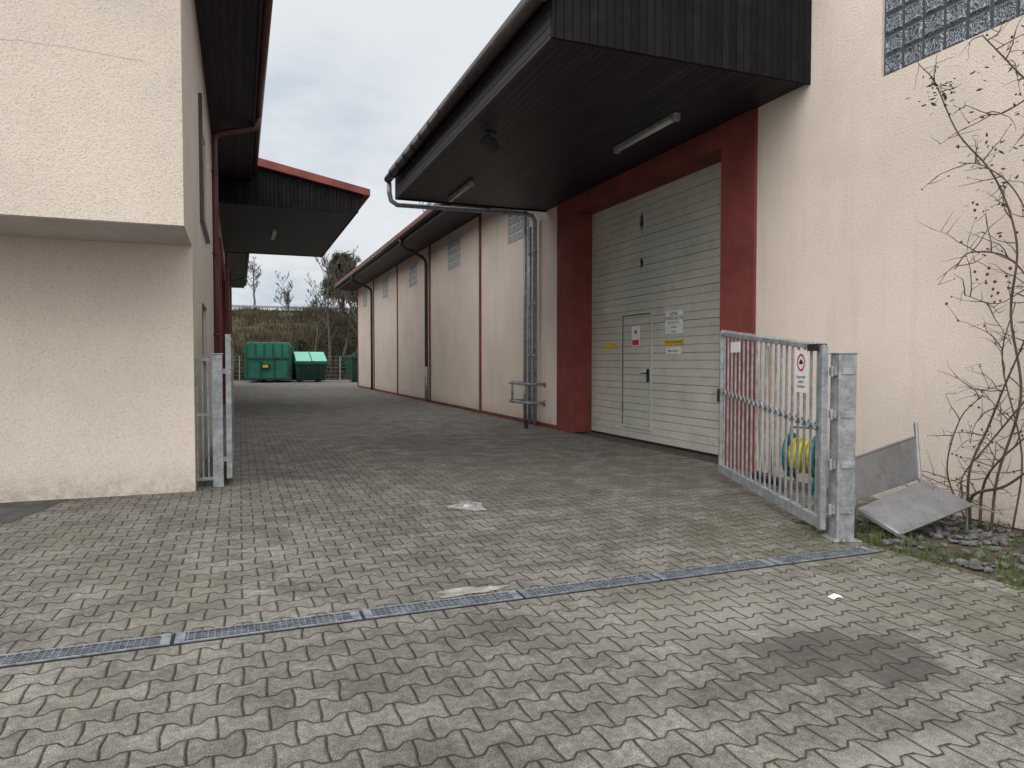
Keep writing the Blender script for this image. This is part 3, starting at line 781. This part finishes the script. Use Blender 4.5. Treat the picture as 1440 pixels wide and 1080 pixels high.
b = B('label', M_yel, rc); b.box(-.32, .05, -.312, -.301, 1.06, 1.24, M0); b.done()

def skip(x_, y_, rz, wd, ht, matb, lid):
    e = empty('skip_container'); M1 = Tm(x_, y_, rz); hw = wd/2
    b = B('body', matb, e)
    def q4(a, b2, c, d): 
        slab(b, [M1 @ Vector(a), M1 @ Vector(b2), M1 @ Vector(c), M1 @ Vector(d)], .05)
    q4((-hw, -.9, ht*.64), (hw, -.9, ht*.64), (hw*.9, -.3, .12), (-hw*.9, -.3, .12))
    q4((-hw, 2.4, ht*.64), (-hw*.9, 1.8, .12), (hw*.9, 1.8, .12), (hw, 2.4, ht*.64))
    q4((hw, -.9, ht*.64), (hw, 2.4, ht*.64), (hw*.9, 1.8, .12), (hw*.9, -.3, .12))
    q4((-hw, 2.4, ht*.64), (-hw, -.9, ht*.64), (-hw*.9, -.3, .12), (-hw*.9, 1.8, .12))
    q4((-hw*.9, -.3, .12), (hw*.9, -.3, .12), (hw*.9, 1.8, .12), (-hw*.9, 1.8, .12))
    b.box(-hw-.05, hw+.05, -.98, -.88, ht*.6, ht*.68, M1)
    for s_ in (-1, 1):
        b.box(s_*hw-.05, s_*hw+.05, -.88, 2.4, ht*.6, ht*.67, M1)
        b.tube([M1 @ Vector((s_*(hw+.04), .5, ht*.45)), M1 @ Vector((s_*(hw+.2), .5, ht*.45))], .06, 8)
        b.box(s_*hw*.6-.08, s_*hw*.6+.08, -.25, 1.75, 0, .13, M1)
    for q in (-.55, 0, .55):
        b.prism([M1 @ Vector(v) for v in [(q*hw-.04, -.96, ht*.6), (q*hw+.04, -.96, ht*.6), (q*hw+.04, -.4, .12), (q*hw-.04, -.4, .12)]], M1.to_3x3() @ Vector((0, -.05, 0)))
    b.done(.01)
    if lid:
        b = B('lid', M_mint, e)
        for a, c in ((-hw+.02, -.03), (.03, hw-.02)):
            slab(b, [M1 @ Vector((a, -.88, ht*.69)), M1 @ Vector((c, -.88, ht*.69)), M1 @ Vector((c, .7, ht)), M1 @ Vector((a, .7, ht))], .04)
        slab(b, [M1 @ Vector((-hw, .72, ht)), M1 @ Vector((hw, .72, ht)), M1 @ Vector((hw, 2.35, ht*.69)), M1 @ Vector((-hw, 2.35, ht*.69))], .04)
        for s_ in (-1, 1): b.prism([M1 @ Vector(v) for v in [(s_*(hw-.03), -.86, ht*.66), (s_*(hw-.03), .7, ht*.98), (s_*(hw-.03), 2.3, ht*.66)]], M1.to_3x3() @ Vector((-.02*s_, 0, 0)))
        b.done()
    return e
skip(4.75, 52.6, 3, 2.15, 2.15, M_cont2, True)
skip(8.7, 51.6, 2, 2.6, 2.9, M_cont2, False)
rub = B('rubble_load', M_brush)
rr = random.Random(5)
for i in range(260): leaf(rub, (8.7+rr.uniform(-1.1, 1.1), 52.3+rr.uniform(-1, 1), 1.75+rr.uniform(0, .4)), rr.uniform(.06, .2), rr, False)
rub.done(recalc=False)

# ------------------------------------------------------------------ EMBANKMENT etc.
eb = B('embankment', M_bank, None, True)
nx, ny = 90, 14; vs = []; fs2 = []
for j in range(ny+1):
    t_ = j/ny; yy = 62+t_*20; zb_ = 7.0*(t_*t_*(3-2*t_))
    for i in range(nx+1):
        xx = -90+i*2.6; hh = zb_ + (mnoise.noise(Vector((xx*.2, yy*.3, 0)))*.35 if 0 < j < ny else 0) - (.03 if j == 0 else 0)
        vs.append((xx, yy, hh))
for i in range(nx+1): vs.append((-90+i*2.6, 96, 7.0))
for j in range(ny+1):
    for i in range(nx): fs2.append((j*(nx+1)+i, j*(nx+1)+i+1, (j+1)*(nx+1)+i+1, (j+1)*(nx+1)+i))
eb.add(vs, fs2); eb.done()
gdr = empty('guardrail'); b = B('rail', M_galv, gdr); b.box(-90, 140, 83.0, 83.08, 7.4, 7.66); b.done()
b = B('posts', M_galv, gdr)
for i in range(115): b.box(-90+i*2, -89.9+i*2, 83.1, 83.2, 6.9, 7.6)
b.done()
rdp = B('road', M_asph); rdp.box(-90, 140, 83.6, 95, 7.0, 7.02); rdp.done()
fe = empty('wire_fence'); b = B('posts', M_galv, fe)
for i in range(18): b.tube([(-10+i*2.5, 57.6, 0), (-10+i*2.5, 57.6, 1.9)], .04, 6)
b.done()
b = B('wires', M_galv, fe)
for z in (.1, .4, .7, 1.0, 1.3, 1.6, 1.88): b.tube([(-10, 57.6, z), (32.5, 57.6, z)], .009, 4)
for i in range(110): b.tube([(-10+i*.4, 57.61, .05), (-10+i*.4, 57.61, 1.88)], .005, 3, False)
b.done()
rr = random.Random(8)
def bankz(yy):
    t_ = max(0, min(1, (yy-62)/20)); return 7.0*(t_*t_*(3-2*t_))
bh = B('brush_undergrowth', M_brush); iv = B('evergreen_undergrowth', M_ivy)
for i in range(1100):
    xx = rr.uniform(-5, 22); yy = rr.uniform(59, 81); z0 = bankz(yy)
    dense = 1 if xx > 5 else .6
    hh = (rr.uniform(.8, 2.6) if yy < 72 else rr.uniform(.4, 1.3))*dense
    for k in range(22):
        a = rr.uniform(0, 6.28); l = rr.uniform(.2, .6)*hh
        bx, by = xx+rr.gauss(0, .5), yy+rr.gauss(0, .5)
        bh.add([(bx, by, z0-.05), (bx+.06, by, z0-.05), (bx+l*math.cos(a), by+l*math.sin(a), z0+hh*rr.uniform(.5, 1))], [(0, 1, 2)])
for (cx_, cy_, r_, h_) in [(7.5, 66, 1.6, 3.0), (9.5, 67, 1.8, 3.2), (11.5, 65, 1.8, 3.6), (5.4, 68, 1.3, 2.0), (13, 66, 2, 4.4), (15.5, 64, 2, 4.2), (3.6, 64, 1.3, 1.6), (10.5, 61, 1.6, 2.6), (8.3, 61, 1.4, 2.0), (6.4, 62, 1.4, 2.2), (11.0, 74, 1.8, 2.2), (9.0, 73, 1.5, 1.8), (4.8, 61, 1.4, 2.2), (2.0, 62, 1.5, 2.6), (0.6, 61, 1.5, 2.2), (3.2, 60.5, 1.3, 2.4)]:
    for i in range(700):
        a = rr.uniform(0, 6.28); q = r_*math.sqrt(rr.random())*rr.uniform(.7, 1.15); zz_ = h_*rr.random()**.8
        q *= (1-.45*zz_/h_); leaf(iv, (cx_+q*math.cos(a), cy_+q*math.sin(a), bankz(cy_)+zz_*rr.uniform(.8, 1.1)), rr.uniform(.06, .16), rr, False)
bh.done(recalc=False); iv.done(recalc=False)

def bare_tree(name, x_, y_, H_, r0, seed, mat=M_bark, spread=.45, z0=None, lean=0):
    rr = random.Random(seed); b = B('trunk_and_limbs', mat, None, True); z0 = bankz(y_)-.1 if z0 is None else z0
    def br(p, d, L_, r_, lv):
        n_ = 5 if lv > 0 else 8; pts = [p]; q = p.copy(); d = d.normalized()
        for i in range(n_):
            d = (d+Vector((rr.gauss(0, .11), rr.gauss(0, .11), rr.gauss(.05, .08)))).normalized(); q = q+d*(L_/n_); pts.append(q.copy())
        b.tube(pts, [max(.015, r_*(1-.8*i/n_)) for i in range(n_+1)], 5 if lv < 2 else 3, False)
        if lv >= 4: return
        kids = {0: 15, 1: 6, 2: 4, 3: 3}[lv]
        for k in range(kids):
            f = rr.uniform(.3 if lv == 0 else .2, 1); i = min(n_-1, int(f*n_)); pp_ = pts[i].lerp(pts[i+1], f*n_-i)
            a = rr.uniform(0, 6.28); side = Vector((math.cos(a), math.sin(a), 0))
            nd = (d*.55+side*spread*1.6+Vector((0, 0, .35))).normalized()
            br(pp_, nd, L_*rr.uniform(.28, .5)*(1.15-.5*f), max(.015, r_*(1-.75*f)*.5), lv+1)
    br(Vector((x_, y_, z0)), Vector((lean, 0, 1)), H_, r0, 0)
    b.name = name; return b.done()
bare_tree('birch_tree', 7.2, 63, 9.8, .17, 1)
bare_tree('birch_tree', 8.2, 64, 10.2, .18, 2)
bare_tree('birch_tree', 9.6, 62.5, 10.5, .17, 3)
bare_tree('birch_tree', 6.2, 65, 7.0, .11, 4)
bare_tree('birch_tree', 10.9, 62, 9.5, .16, 5)
bare_tree('deciduous_tree', 1.6, 84, 5.2, .14, 6, M_bark, .6, 6.9)
bare_tree('deciduous_tree', 17.5, 70, 13.5, .2, 7, M_bark, .6)
bare_tree('birch_tree', 5.0, 75, 4.5, .08, 10)

pe = empty('pine_tree'); b = B('trunk', M_pinebark, pe, True); rr = random.Random(4)
px, py, pz = 10.4, 77, 5.3
tr = [Vector((px+rr.gauss(0, .08), py, pz+i*.95)) for i in range(9)]
b.tube(tr, [.26*(1-.085*i) for i in range(9)], 8)
nb = B('needle_crown', M_needle, pe)
for k in range(46):
    f = rr.uniform(.36, 1); z_ = pz+7.4*f; a = rr.uniform(0, 6.28); L_ = rr.uniform(1.2, 2.6)*(1.3-.65*f)
    s0 = Vector((px, py, z_)); e_ = s0+Vector((math.cos(a)*L_, math.sin(a)*L_, rr.uniform(0, .6)))
    b.tube([s0, s0.lerp(e_, .5)+Vector((0, 0, -.1)), e_], [.07, .045, .02], 5)
    for c_ in range(6):
        cc = s0.lerp(e_, rr.uniform(.25, 1.05))+Vector((rr.gauss(0, .3), rr.gauss(0, .3), rr.gauss(.1, .18))); rad = rr.uniform(.35, .6)
        for i in range(80):
            dv_ = Vector((rr.gauss(0, 1), rr.gauss(0, 1), rr.gauss(0, .55))).normalized()*rad*rr.uniform(.4, 1.1)
            leaf(nb, cc+dv_, rr.uniform(.09, .18), rr, False)
b.done(); nb.done(recalc=False)

# ------------------------------------------------------------------ WORLD
wd = bpy.data.worlds.new('World'); scene.world = wd; wd.use_nodes = True
t = NT(wd.node_tree); bgn = wd.node_tree.nodes['Background']
sky = t.new('ShaderNodeTexSky'); sky.sky_type = 'NISHITA'; sky.sun_disc = False
SE, SA = R(40), R(235)
sky.sun_elevation = SE; sky.sun_rotation = SA; sky.air_density = 1.2; sky.dust_density = 3
dirv = Vector((math.sin(SA)*math.cos(SE), math.cos(SA)*math.cos(SE), math.sin(SE)))
gen = t.new('ShaderNodeTexCoord').outputs['Generated']
x_, y_, z_ = t.xyz(gen)
zz2 = t.m('ADD', t.m('MAXIMUM', z_, 0.0), .22)
cv = t.comb(t.m('DIVIDE', x_, zz2), t.m('DIVIDE', y_, zz2), 0.4)
n1 = t.noise(cv, 1.25, 5, .58); n2 = t.noise(cv, .5, 2, .5)
nn = t.m('ADD', t.m('MULTIPLY', n1, .6), t.m('MULTIPLY', n2, .4))
cl = t.mix(t.rng(nn, .38, .56), (5.8, 6.6, 7.5), (8.6, 8.9, 9.2))
zen = t.rng(z_, .4, 1.0, 1.0, 1.8)
dt = t.new('ShaderNodeVectorMath', operation='DOT_PRODUCT'); t.l.new(gen, dt.inputs[0]); dt.inputs[1].default_value = dirv
glow = t.rng(dt.outputs['Value'], .1, 1.0, 1.0, 2.6)
cl = t.mix(1, cl, t.mix(glow and t.rng(dt.outputs['Value'], .1, 1.0, 0, 1), (1, 1, 1), (2.5, 2.38, 2.2)), 'MULTIPLY')
cl = t.mix(1, cl, t.gray(zen), 'MULTIPLY')
t.put(bgn.inputs['Color'], t.mix(.9, sky.outputs[0], cl))
bgn.inputs['Strength'].default_value = .098

sd = bpy.data.lights.new('sun', 'SUN'); sd.energy = .95; sd.angle = R(50); sd.color = (1, .95, .88)
so = bpy.data.objects.new('sun', sd); scene.collection.objects.link(so)
so.rotation_euler = dirv.to_track_quat('Z', 'Y').to_euler()

# ------------------------------------------------------------------ CAMERA
cd = bpy.data.cameras.new('camera'); cam = bpy.data.objects.new('camera', cd); scene.collection.objects.link(cam)
cd.sensor_width = 36; cd.lens = 24.75; cd.clip_end = 2000; cd.clip_start = .05
cam.location = (0, 0, 1.5); cam.rotation_euler = (R(90-1.85), 0, R(-21.15))
scene.camera = cam
